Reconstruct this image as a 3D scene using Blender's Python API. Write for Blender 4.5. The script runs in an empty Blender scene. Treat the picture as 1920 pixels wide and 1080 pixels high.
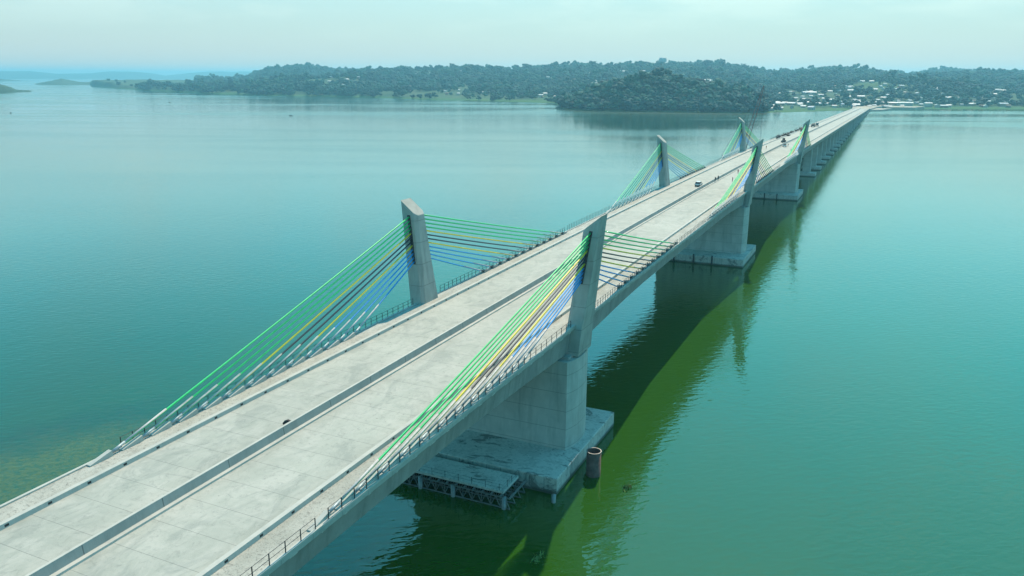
import bpy, math, random
import numpy as np
from mathutils import Vector, Matrix
R = math.radians
S = bpy.context.scene
C = S.collection
# ------------------------------------------------------------------ camera
yaw, pit, rol = -0.43554564, 0.25893657, 0.00532140
CAM = Vector((54.7312, -113.7688, 59.2003))
fw = Vector((math.sin(yaw)*math.cos(pit), math.cos(yaw)*math.cos(pit), -math.sin(pit)))
r0 = Vector((math.cos(yaw), -math.sin(yaw), 0)); u0 = r0.cross(fw)
rr = r0*math.cos(rol)+u0*math.sin(rol); uu = -r0*math.sin(rol)+u0*math.cos(rol)
cd = bpy.data.cameras.new('camera'); co = bpy.data.objects.new('camera', cd); C.objects.link(co)
cd.sensor_width = 36; cd.lens = 1497.76/1920*36; cd.clip_start = 1; cd.clip_end = 60000
co.matrix_world = Matrix(((rr.x, uu.x, -fw.x, CAM.x), (rr.y, uu.y, -fw.y, CAM.y), (rr.z, uu.z, -fw.z, CAM.z), (0, 0, 0, 1)))
S.camera = co
# ------------------------------------------------------------------ light
SUNV = Vector((-.11, .85, 1.0)).normalized()            # towards the sun
EL = math.asin(SUNV.z); AZ = math.atan2(SUNV.x, SUNV.y)
sl = bpy.data.lights.new('sun', 'SUN'); sl.energy = 3.9; sl.angle = R(.6); sl.color = (1, .82, .62)
so = bpy.data.objects.new('sun', sl); C.objects.link(so); so.rotation_euler = SUNV.to_track_quat('Z', 'Y').to_euler()
W = bpy.data.worlds.new('World'); S.world = W; W.use_nodes = True
nt = W.node_tree; nt.nodes.clear()
def N(nt, t, **k):
    n = nt.nodes.new(t)
    for a, b in k.items(): setattr(n, a, b)
    return n
def ramp(n, stops, mode='LINEAR'):
    cr = n.color_ramp; cr.interpolation = mode
    while len(cr.elements) > 1: cr.elements.remove(cr.elements[-1])
    cr.elements[0].position, cr.elements[0].color = stops[0][0], tuple(stops[0][1])+(1,)
    for p, c in stops[1:]:
        e = cr.elements.new(p); e.color = tuple(c)+(1,)
out = N(nt, 'ShaderNodeOutputWorld'); tc = N(nt, 'ShaderNodeTexCoord')
sky = N(nt, 'ShaderNodeTexSky', sky_type='NISHITA', sun_disc=False, sun_elevation=EL, sun_rotation=AZ, air_density=1.5, dust_density=3.0, ozone_density=3.0)
b1 = N(nt, 'ShaderNodeBackground'); b1.inputs[1].default_value = .05
stn = N(nt, 'ShaderNodeMix', data_type='RGBA', blend_type='MULTIPLY'); stn.inputs[0].default_value = 1; stn.inputs[7].default_value = (.22, .42, .42, 1); nt.links.new(sky.outputs[0], stn.inputs[6]); nt.links.new(stn.outputs[2], b1.inputs[0])
sx = N(nt, 'ShaderNodeSeparateXYZ'); nt.links.new(tc.outputs['Generated'], sx.inputs[0])
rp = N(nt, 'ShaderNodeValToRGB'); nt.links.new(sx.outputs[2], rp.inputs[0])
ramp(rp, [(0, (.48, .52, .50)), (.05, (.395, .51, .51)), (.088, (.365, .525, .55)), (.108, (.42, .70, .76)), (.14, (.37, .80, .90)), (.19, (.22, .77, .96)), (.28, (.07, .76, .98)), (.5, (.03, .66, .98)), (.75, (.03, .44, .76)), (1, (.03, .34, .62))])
# thin clouds low in the sky
mp = N(nt, 'ShaderNodeMapping'); mp.inputs['Scale'].default_value = (2.2, 2.2, 11); nt.links.new(tc.outputs['Generated'], mp.inputs[0])
cn = N(nt, 'ShaderNodeTexNoise'); cn.inputs['Scale'].default_value = 2.6; cn.inputs['Detail'].default_value = 7; cn.inputs['Roughness'].default_value = .55
nt.links.new(mp.outputs[0], cn.inputs[0])
cr_ = N(nt, 'ShaderNodeValToRGB'); ramp(cr_, [(.47, (0, 0, 0)), (.62, (1, 1, 1))]); nt.links.new(cn.outputs[0], cr_.inputs[0])
cz = N(nt, 'ShaderNodeMapRange'); nt.links.new(sx.outputs[2], cz.inputs[0]); cz.inputs[1].default_value = .035; cz.inputs[2].default_value = .10
cm = N(nt, 'ShaderNodeMath', operation='MULTIPLY'); nt.links.new(cr_.outputs[0], cm.inputs[0]); nt.links.new(cz.outputs[0], cm.inputs[1])
cm2 = N(nt, 'ShaderNodeMath', operation='MULTIPLY'); nt.links.new(cm.outputs[0], cm2.inputs[0]); cm2.inputs[1].default_value = .7
ch = N(nt, 'ShaderNodeMapRange'); nt.links.new(sx.outputs[2], ch.inputs[0]); ch.inputs[1].default_value = .13; ch.inputs[2].default_value = .22; ch.inputs[3].default_value = 1; ch.inputs[4].default_value = .30
cm3 = N(nt, 'ShaderNodeMath', operation='MULTIPLY'); nt.links.new(cm2.outputs[0], cm3.inputs[0]); nt.links.new(ch.outputs[0], cm3.inputs[1])
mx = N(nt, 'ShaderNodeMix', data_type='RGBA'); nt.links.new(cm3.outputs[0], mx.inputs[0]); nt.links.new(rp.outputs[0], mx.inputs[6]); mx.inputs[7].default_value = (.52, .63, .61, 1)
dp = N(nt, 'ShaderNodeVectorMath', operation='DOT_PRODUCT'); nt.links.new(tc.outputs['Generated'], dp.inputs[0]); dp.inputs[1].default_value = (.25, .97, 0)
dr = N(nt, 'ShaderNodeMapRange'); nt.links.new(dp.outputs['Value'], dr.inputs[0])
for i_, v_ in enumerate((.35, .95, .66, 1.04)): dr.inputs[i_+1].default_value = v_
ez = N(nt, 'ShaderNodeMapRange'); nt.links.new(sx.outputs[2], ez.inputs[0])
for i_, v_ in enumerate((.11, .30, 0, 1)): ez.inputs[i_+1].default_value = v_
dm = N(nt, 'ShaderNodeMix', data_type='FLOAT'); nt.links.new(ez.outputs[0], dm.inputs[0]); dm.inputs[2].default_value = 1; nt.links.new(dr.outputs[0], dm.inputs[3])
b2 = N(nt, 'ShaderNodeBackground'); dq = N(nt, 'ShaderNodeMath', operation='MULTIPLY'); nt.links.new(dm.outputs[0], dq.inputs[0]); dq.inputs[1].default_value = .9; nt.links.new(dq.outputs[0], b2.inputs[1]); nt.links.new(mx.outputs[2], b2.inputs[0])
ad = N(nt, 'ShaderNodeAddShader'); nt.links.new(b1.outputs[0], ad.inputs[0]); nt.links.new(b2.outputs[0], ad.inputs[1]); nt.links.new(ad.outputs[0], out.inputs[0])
S.view_settings.view_transform = 'Standard'; S.view_settings.look = 'None'; S.view_settings.exposure = .57; S.view_settings.gamma = 1
S.render.engine = 'CYCLES'; S.cycles.max_bounces = 6; S.cycles.volume_bounces = 0; S.cycles.use_denoising = True

# ------------------------------------------------------------------ materials
MATS = {}
class G:                                              # tiny node-graph helper
    def __init__(s, name):
        s.m = bpy.data.materials.new(name); s.m.use_nodes = True; s.t = s.m.node_tree; s.t.nodes.clear()
        s.o = N(s.t, 'ShaderNodeOutputMaterial'); s.p = N(s.t, 'ShaderNodeBsdfPrincipled'); s.l(s.p.outputs[0], s.o.inputs[0])
        s.tc = N(s.t, 'ShaderNodeTexCoord'); s.geo = N(s.t, 'ShaderNodeNewGeometry'); s.pos = s.geo.outputs['Position']
        MATS[name] = s.m
    def l(s, a, b): s.t.links.new(a, b)
    def map(s, src, sc=(1, 1, 1), rot=(0, 0, 0)):
        n = N(s.t, 'ShaderNodeMapping'); n.inputs['Scale'].default_value = sc; n.inputs['Rotation'].default_value = rot; s.l(src, n.inputs[0]); return n.outputs[0]
    def noise(s, src, sc, det=4, ro=.5, dist=0):
        n = N(s.t, 'ShaderNodeTexNoise'); n.inputs['Scale'].default_value = sc; n.inputs['Detail'].default_value = det
        n.inputs['Roughness'].default_value = ro; n.inputs['Distortion'].default_value = dist; s.l(src, n.inputs[0]); return n.outputs[0]
    def ramp(s, src, stops):
        n = N(s.t, 'ShaderNodeValToRGB'); ramp(n, stops); s.l(src, n.inputs[0]); return n.outputs[0]
    def mr(s, src, a, b, c=0, d=1):
        n = N(s.t, 'ShaderNodeMapRange'); s.l(src, n.inputs[0])
        for i, v in enumerate((a, b, c, d)): n.inputs[i+1].default_value = v
        return n.outputs[0]
    def math(s, op, a, b=None):
        n = N(s.t, 'ShaderNodeMath', operation=op)
        for i, v in enumerate((a, b)):
            if v is None: continue
            if isinstance(v, (int, float)): n.inputs[i].default_value = v
            else: s.l(v, n.inputs[i])
        return n.outputs[0]
    def mix(s, f, a, b, mode='MIX'):
        n = N(s.t, 'ShaderNodeMix', data_type='RGBA', blend_type=mode)
        for i, v in ((0, f), (6, a), (7, b)):
            if isinstance(v, (int, float)): n.inputs[i].default_value = v
            elif isinstance(v, tuple): n.inputs[i].default_value = v+(1,)
            else: s.l(v, n.inputs[i])
        return n.outputs[2]
    def xyz(s, src=None):
        n = N(s.t, 'ShaderNodeSeparateXYZ'); s.l(src or s.pos, n.inputs[0]); return n.outputs
    def set(s, col=None, rough=None, metal=None, spec=None):
        for k, v in (('Base Color', col), ('Roughness', rough), ('Metallic', metal), ('Specular IOR Level', spec)):
            if v is None: continue
            if isinstance(v, tuple): s.p.inputs[k].default_value = v+(1,)
            elif isinstance(v, (int, float)): s.p.inputs[k].default_value = v
            else: s.l(v, s.p.inputs[k])
        return s.m
    def bump(s, h, st, dist):
        n = N(s.t, 'ShaderNodeBump'); n.inputs['Strength'].default_value = st; n.inputs['Distance'].default_value = dist
        s.l(h, n.inputs['Height']); s.l(n.outputs[0], s.p.inputs['Normal']); return n
def plain(name, col, rough=.6, metal=0, var=.25, sc=1.5):
    g = G(name); n = g.noise(g.pos, sc, 5, .6)
    c = g.mix(g.mr(n, .3, .7), tuple(x*(1-var) for x in col), tuple(min(1, x*(1+var)) for x in col))
    return g.set(c, rough, metal)
# road concrete of the deck: blotches, brushed streaks, pour joints, dark scuffs
g = G('deck_concrete')
big = g.noise(g.map(g.pos, (.10, .05, .1)), 1, 5, .6, .6)
mid = g.noise(g.map(g.pos, (.35, .22, .3)), 1, 7, .65, 1.2)
stk = g.noise(g.map(g.pos, (.12, 1.7, .3)), 1, 5, .7)
sp = g.noise(g.pos, 2.3, 5, .7)
y_ = g.xyz()[1]; fine = g.noise(g.map(g.pos, (1.1, .8, 1)), 1, 9, .8, 1.0); ptch = g.noise(g.map(g.pos, (.22, .12, .2), (0, 0, .5)), 1, 6, .7, 1.4)
c = g.mix(g.mr(big, .32, .68), (.315, .325, .285), (.40, .405, .355))
c = g.mix(g.mr(mid, .42, .72, 0, .75), c, (.47, .455, .41))
c = g.mix(g.math('MULTIPLY', g.mr(stk, .52, .68, 0, .55), g.mr(y_, -20, 120, .25, 1)), c, (.20, .225, .21))
c = g.mix(g.mr(fine, .52, .64, 0, .4), c, (.17, .185, .17)); c = g.mix(g.mr(ptch, .52, .62, 0, .38), c, (.20, .225, .205))
scf = g.math('MULTIPLY', g.mr(sp, .60, .72), g.mr(big, .44, .58))
c = g.mix(g.math('MULTIPLY', scf, .8), c, (.12, .125, .12))
dk = g.math('MULTIPLY', g.mr(g.noise(g.map(g.pos, (.16, .35, .2)), 1, 8, .75, .8), .62, .72), .55)
c = g.mix(dk, c, (.20, .21, .20))
x, y, z = g.xyz()[:3]
jt = g.math('LESS_THAN', g.math('ABSOLUTE', g.math('SUBTRACT', g.math('FRACT', g.math('DIVIDE', y, 4.02)), .5)), .008)
c = g.mix(g.math('MULTIPLY', jt, .55), c, (.13, .14, .13))
g.set(c, .85); g.bump(sp, .35, .05)
# rough unfinished walkway strip
g = G('walkway_concrete')
n1 = g.noise(g.pos, 2.2, 8, .8, .5); n2 = g.noise(g.map(g.pos, (.5, .2, 1)), 1, 4, .6); n3 = g.noise(g.pos, 7.0, 3, .6)
c = g.mix(g.mr(n2, .35, .65), (.335, .33, .285), (.45, .44, .39))
c = g.mix(g.mr(n1, .52, .62, 0, .8), c, (.19, .185, .165))
c = g.mix(g.mr(n3, .58, .66, 0, .7), c, (.10, .095, .085))
g.set(c, .9); g.bump(n1, .6, .12)
# form-cast concrete: vertical stains, lift lines, tie marks
def cast(name, lo, hi, lift=3.0, stain=.5):
    g = G(name)
    n1 = g.noise(g.map(g.pos, (.7, .7, .10)), 1, 6, .65, .3); n2 = g.noise(g.pos, .35, 5, .6); n3 = g.noise(g.map(g.pos, (3, 3, .25)), 1, 4, .6)
    c = g.mix(g.mr(n2, .3, .7), lo, hi)
    c = g.mix(g.mr(n1, .48, .70, 0, stain), c, tuple(v*.55 for v in lo))
    c = g.mix(g.mr(n3, .58, .72, 0, stain*.5), c, tuple(min(.7, v*1.35) for v in hi))
    x, y, z = g.xyz()[:3]
    ln = g.math('LESS_THAN', g.math('FRACT', g.math('DIVIDE', z, lift)), .10/lift)
    c = g.mix(g.math('MULTIPLY', ln, .6), c, tuple(v*.45 for v in lo))
    wet = g.mr(g.math('ADD', z, g.math('MULTIPLY', n1, .8)), .7, 1.3, .85, 0)
    c = g.mix(wet, c, (.07, .075, .06))
    g.set(c, .8); g.bump(n3, .25, .04); return g.m
cast('pier_concrete', (.38, .39, .355), (.50, .50, .455))
cast('pylon_concrete', (.30, .31, .28), (.41, .41, .37), 3.6, .6)
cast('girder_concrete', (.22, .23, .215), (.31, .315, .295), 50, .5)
cast('kerb_concrete', (.38, .385, .35), (.48, .475, .43), 50, .2)
def dzn(g):
    x, y, z = g.xyz()[:3]; q = g.math('SUBTRACT', y, 160); q = g.math('MULTIPLY', g.math('MULTIPLY', q, q), 2.78e-5)
    return x, y, g.math('ADD', g.math('SUBTRACT', z, 22.98), q)
def band(g, v, a, b): return g.math('MULTIPLY', g.math('GREATER_THAN', v, a), g.math('LESS_THAN', v, b))
def mark(name, base, col, f):
    m0 = MATS[base].copy(); m0.name = name; MATS[name] = m0
    class H(G):
        def __init__(s): s.m = m0; s.t = m0.node_tree; s.p = [n for n in s.t.nodes if n.type == 'BSDF_PRINCIPLED'][0]; s.geo = N(s.t, 'ShaderNodeNewGeometry'); s.pos = s.geo.outputs['Position']
    h = H(); src = h.p.inputs['Base Color'].links[0].from_socket; c = h.mix(f(h), src, col); h.l(c, h.p.inputs['Base Color'])
def f_drain(h):
    x, y, dz = dzn(h); fr = h.math('FRACT', h.math('DIVIDE', h.math('ADD', y, 400), 4.02)); n = h.xyz(h.geo.outputs['Normal'])
    return h.math('MULTIPLY', h.math('MULTIPLY', band(h, fr, .4, .5), band(h, dz, .10, .32)), h.math('GREATER_THAN', n[0], .5))
mark('kerb_drained', 'kerb_concrete', (.03, .03, .03), f_drain)
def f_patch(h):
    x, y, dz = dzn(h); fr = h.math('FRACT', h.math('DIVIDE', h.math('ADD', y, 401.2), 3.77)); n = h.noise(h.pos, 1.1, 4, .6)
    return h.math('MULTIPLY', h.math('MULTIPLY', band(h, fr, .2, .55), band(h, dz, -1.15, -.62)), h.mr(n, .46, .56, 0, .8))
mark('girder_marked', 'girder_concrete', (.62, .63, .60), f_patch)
cast('barrier_concrete', (.28, .29, .27), (.34, .345, .32), 50, .3)
def f_joint(h):
    x, y, dz = dzn(h); return h.math('MULTIPLY', band(h, h.math('FRACT', h.math('DIVIDE', h.math('ADD', y, 400), 8.04)), .2, .213), .7)
mark('barrier_jointed', 'barrier_concrete', (.08, .09, .09), f_joint)
g = G('footing_concrete')
n1 = g.noise(g.pos, .5, 6, .65, .5); n2 = g.noise(g.pos, 2.5, 6, .7); n3 = g.noise(g.map(g.pos, (.25, .4, .3)), 1, 5, .7, .8)
c = g.mix(g.mr(n1, .3, .7), (.42, .42, .38), (.58, .57, .51))
c = g.mix(g.mr(n1, .50, .56, 0, .45), c, (.26, .255, .23)); c = g.mix(g.mr(n3, .56, .62, 0, .75), c, (.10, .10, .09)); c = g.mix(g.mr(n2, .54, .64, 0, .6), c, (.15, .15, .13))
x, y, z = g.xyz()[:3]
c = g.mix(g.mr(g.math('ADD', z, g.math('MULTIPLY', n2, .5)), .55, 1.0, .9, 0), c, (.055, .06, .045))
g.set(c, .8); g.bump(n2, .3, .05)
def f_form(h):
    x, y, z = h.xyz()[:3]; n = h.xyz(h.geo.outputs['Normal']); q = h.math('ADD', h.math('MULTIPLY', h.math('ABSOLUTE', n[1]), x), h.math('MULTIPLY', h.math('ABSOLUTE', n[0]), y))
    fr = h.math('FRACT', h.math('DIVIDE', h.math('ADD', q, 1200.6), 2.35)); return h.math('MULTIPLY', h.math('MULTIPLY', band(h, fr, 0, .035), h.math('LESS_THAN', n[2], .5)), .7)
mark('footing_formed', 'footing_concrete', (.05, .06, .06), f_form)
def paint(name, col): return plain(name, col, .45, 0, .12, .8)
paint('green_sheath', (.005, .56, .16)); paint('yellow_sheath', (.80, .60, .02)); paint('black_sheath', (.02, .03, .045)); paint('blue_sheath', (.01, .30, .66))
plain('white_sleeve', (.43, .42, .41), .5); plain('steel_grey', (.30, .36, .38), .5, .3); plain('dark_steel', (.035, .04, .045), .6, .2)
plain('galvanised', (.22, .23, .23), .5, .5); plain('rust_steel', (.13, .075, .06), .85, 0, .45, 1.2); plain('rust_inside', (.05, .028, .022), .9)
plain('timber', (.16, .11, .07), .9); plain('white_tarp', (.62, .62, .60), .8); plain('tar_black', (.012, .012, .014), .7)
plain('roof_white', (.50, .52, .52), .6, 0, .25, .05); plain('roof_grey', (.30, .33, .34), .6, 0, .2, .05); plain('roof_rust', (.24, .15, .11), .8, 0, .3, .05); plain('roof_blue', (.16, .27, .36), .6, 0, .2, .05)
plain('plaster', (.42, .38, .32), .9, 0, .3, .06); plain('hut_wall', (.25, .20, .15), .9, 0, .3, .06)
plain('bark', (.09, .07, .05), .9); plain('skin', (.07, .04, .028), .6); plain('cloth_dark', (.025, .03, .045), .9); plain('cloth_red', (.30, .05, .04), .9); plain('cloth_orange', (.55, .20, .04), .9)
plain('car_white', (.70, .71, .70), .25, 0, .05); plain('car_glass', (.015, .02, .025), .08); plain('rubber', (.015, .015, .015), .9); plain('machine_yellow', (.45, .29, .03), .5); plain('machine_red', (.30, .07, .05), .5)
plain('crane_red', (.20, .12, .12), .5); plain('boat_wood', (.06, .05, .045), .8); plain('lamp_glass', (.6, .6, .55), .2); plain('sand', (.42, .36, .27), .95, 0, .25, .02); plain('dirt_road', (.36, .32, .26), .95, 0, .25, .03)
def leafm(name, a, b):
    g = G(name); oi = N(g.t, 'ShaderNodeObjectInfo'); n = g.noise(g.pos, .25, 4, .6)
    f = g.math('ADD', g.mr(n, .3, .7, 0, .35), g.math('MULTIPLY', oi.outputs['Random'], .65))
    g.set(g.mix(f, a, b), .8, spec=.2); return g.m
leafm('leaf_dark', (.002, .020, .026), (.012, .078, .066)); leafm('leaf_mid', (.004, .038, .038), (.035, .135, .085)); leafm('weed_green', (.10, .20, .05), (.22, .30, .10))

# ------------------------------------------------------------------ mesh helpers
class MB:
    def __init__(s): s.v = []; s.f = []; s.m = []
    def add(s, v, f, mi=0):
        n = len(s.v); s.v += [tuple(p) for p in v]; s.f += [tuple(i+n for i in q) for q in f]; s.m += [mi]*len(f); return s
    def box(s, a, b, mi=0):
        x0, y0, z0 = a; x1, y1, z1 = b
        return s.add([(x0, y0, z0), (x1, y0, z0), (x1, y1, z0), (x0, y1, z0), (x0, y0, z1), (x1, y0, z1), (x1, y1, z1), (x0, y1, z1)],
                     [(3, 2, 1, 0), (4, 5, 6, 7), (0, 1, 5, 4), (1, 2, 6, 5), (2, 3, 7, 6), (3, 0, 4, 7)], mi)
    def bar(s, a, b, w, h=None, mi=0):
        h = h or w; a = Vector(a); b = Vector(b); d = (b-a).normalized()
        u = d.cross(Vector((0, 0, 1)));  u = (u if u.length > .01 else Vector((1, 0, 0))).normalized(); t = u.cross(d)
        q = [p+u*sx*w/2+t*sz*h/2 for p in (a, b) for sx, sz in ((-1, -1), (1, -1), (1, 1), (-1, 1))]
        return s.add(q, [(0, 1, 2, 3), (7, 6, 5, 4), (0, 4, 5, 1), (1, 5, 6, 2), (2, 6, 7, 3), (3, 7, 4, 0)], mi)
    def tube(s, pts, rad, n=8, mi=0, cap=True):
        pts = [Vector(p) for p in pts]; rad = rad if isinstance(rad, (list, tuple)) else [rad]*len(pts); V = []; F = []
        for i, p in enumerate(pts):
            d = (pts[min(i+1, len(pts)-1)]-pts[max(i-1, 0)]).normalized()
            u = d.cross(Vector((0, 0, 1))); u = (u if u.length > .01 else Vector((1, 0, 0))).normalized(); t = u.cross(d)
            V += [p+(u*math.cos(2*math.pi*k/n)+t*math.sin(2*math.pi*k/n))*rad[i] for k in range(n)]
        for i in range(len(pts)-1):
            for k in range(n): F.append((i*n+k, i*n+(k+1) % n, (i+1)*n+(k+1) % n, (i+1)*n+k))
        if cap: F += [tuple(range(n))[::-1], tuple(range((len(pts)-1)*n, len(pts)*n))]
        return s.add(V, F, mi)
    def loft(s, secs, mi=0, cap=True):
        n = len(secs[0]); V = [p for q in secs for p in q]; F = []
        for i in range(len(secs)-1):
            for k in range(n): F.append((i*n+k, i*n+(k+1) % n, (i+1)*n+(k+1) % n, (i+1)*n+k))
        if cap: F += [tuple(range(n))[::-1], tuple(range((len(secs)-1)*n, len(secs)*n))]
        return s.add(V, F, mi)
    def build(s, name, mats, parent=None, smooth=False, kind=None):
        me = bpy.data.meshes.new(name); me.from_pydata(s.v, [], s.f)
        for m in ([mats] if isinstance(mats, str) else mats): me.materials.append(MATS[m])
        me.polygons.foreach_set('material_index', s.m)
        if smooth: me.polygons.foreach_set('use_smooth', [True]*len(s.f))
        me.update(); o = bpy.data.objects.new(name, me); C.objects.link(o)
        if parent: o.parent = parent
        if kind: o['kind'] = kind
        return o
def tag(o, label, cat, group=None):
    o['label'] = label; o['category'] = cat
    if group: o['group'] = group
    return o
def thing(name, label, cat, loc=(0, 0, 0), rz=0, group=None):
    o = bpy.data.objects.new(name, None); C.objects.link(o); o.location = loc; o.rotation_euler = (0, 0, rz); o.empty_display_size = .1
    return tag(o, label, cat, group)
def copy_tree(o, parent=None):
    c = o.copy(); C.objects.link(c)
    if parent: c.parent = parent
    for ch in list(o.children): copy_tree(ch, c)
    return c
def dup(o, loc, rz, label, sc=1, group=None):
    c = copy_tree(o); c.location = loc; c.rotation_euler = (0, 0, rz); c.scale = (sc, sc, sc) if isinstance(sc, (int, float)) else sc
    c['label'] = label
    if group: c['group'] = group
    return c
rnd = random.Random(7)

# ------------------------------------------------------------------ bridge alignment
WD = 14.2
CY = [-1.0, 159.0, 319.0]                              # the three pylon lines
def zd(y):
    a = abs(y-160); L = 260.
    return 22.98-2.78e-5*(a*a if a < L else L*L+2*L*(a-L))
def depth(y):
    if y > 420 or y < -102: return 2.7
    m = min(abs(y-c) for c in CY)
    return 3.1+1.5*max(0, 1-m/42)**1.6
YEND = 1532.
YS = list(np.arange(-190, 430, 6.0))+list(np.arange(440, YEND, 20.0))+[YEND]
def ribbon(mb, sec, ys=YS, mi=0):                      # sec(y) -> list of (x, dz) clockwise
    return mb.loft([[(x, y, zd(y)+dz) for x, dz in sec(y)] for y in ys], mi)
D = thing('bridge_deck', 'long bare concrete deck of the unfinished bridge running out to the far shore', 'bridge deck', (0, 0, 0))
ribbon(MB(), lambda y: [(-WD, 0), (WD, 0), (WD, -.42), (-WD, -.42)]).build('road_slab', 'deck_concrete', D)
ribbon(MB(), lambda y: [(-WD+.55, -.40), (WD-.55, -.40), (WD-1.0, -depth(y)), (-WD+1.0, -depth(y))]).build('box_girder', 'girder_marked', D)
for s in (-1, 1):
    a, b = sorted((s*11.0, s*13.9)) if s < 0 else (10.62, 13.9)
    if s < 0: a, b = -13.9, -10.98
    ribbon(MB(), lambda y: [(a, .03), (b, .03), (b, -.02), (a, -.02)]).build('walkway', 'walkway_concrete', D)
    a, b = (-WD+.002, -13.88) if s < 0 else (13.88, WD-.002)
    ribbon(MB(), lambda y: [(a, .18), (b, .18), (b, -.03), (a, -.03)]).build('edge_upstand', 'kerb_concrete', D)
for a, b in ((-10.95, -10.45), (10.02, 10.52)):
    k = ribbon(MB(), lambda y: [(a, .46), (b, .46), (b+.06, -.03), (a-.04, -.03)]).build('kerb', 'kerb_drained', D)
mb = ribbon(MB(), lambda y: [(-.95, 1.05), (-.66, 1.05), (-.52, .15), (-.52, -.03), (-1.05, -.03)])
bar_o = mb.build('median_barrier', 'barrier_jointed', D)
ribbon(MB(), lambda y: [(-.95, 1.085), (-.66, 1.085), (-.66, 1.052), (-.95, 1.052)]).build('barrier_lit_top', 'kerb_concrete', bar_o)  # thin paler strip: the barrier's sunlit top edge put into colour
ribbon(MB(), lambda y: [(-.53, .20), (-.08, .20), (-.06, -.03), (-.53, -.03)]).build('median_ledge', 'kerb_concrete', D)
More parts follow.
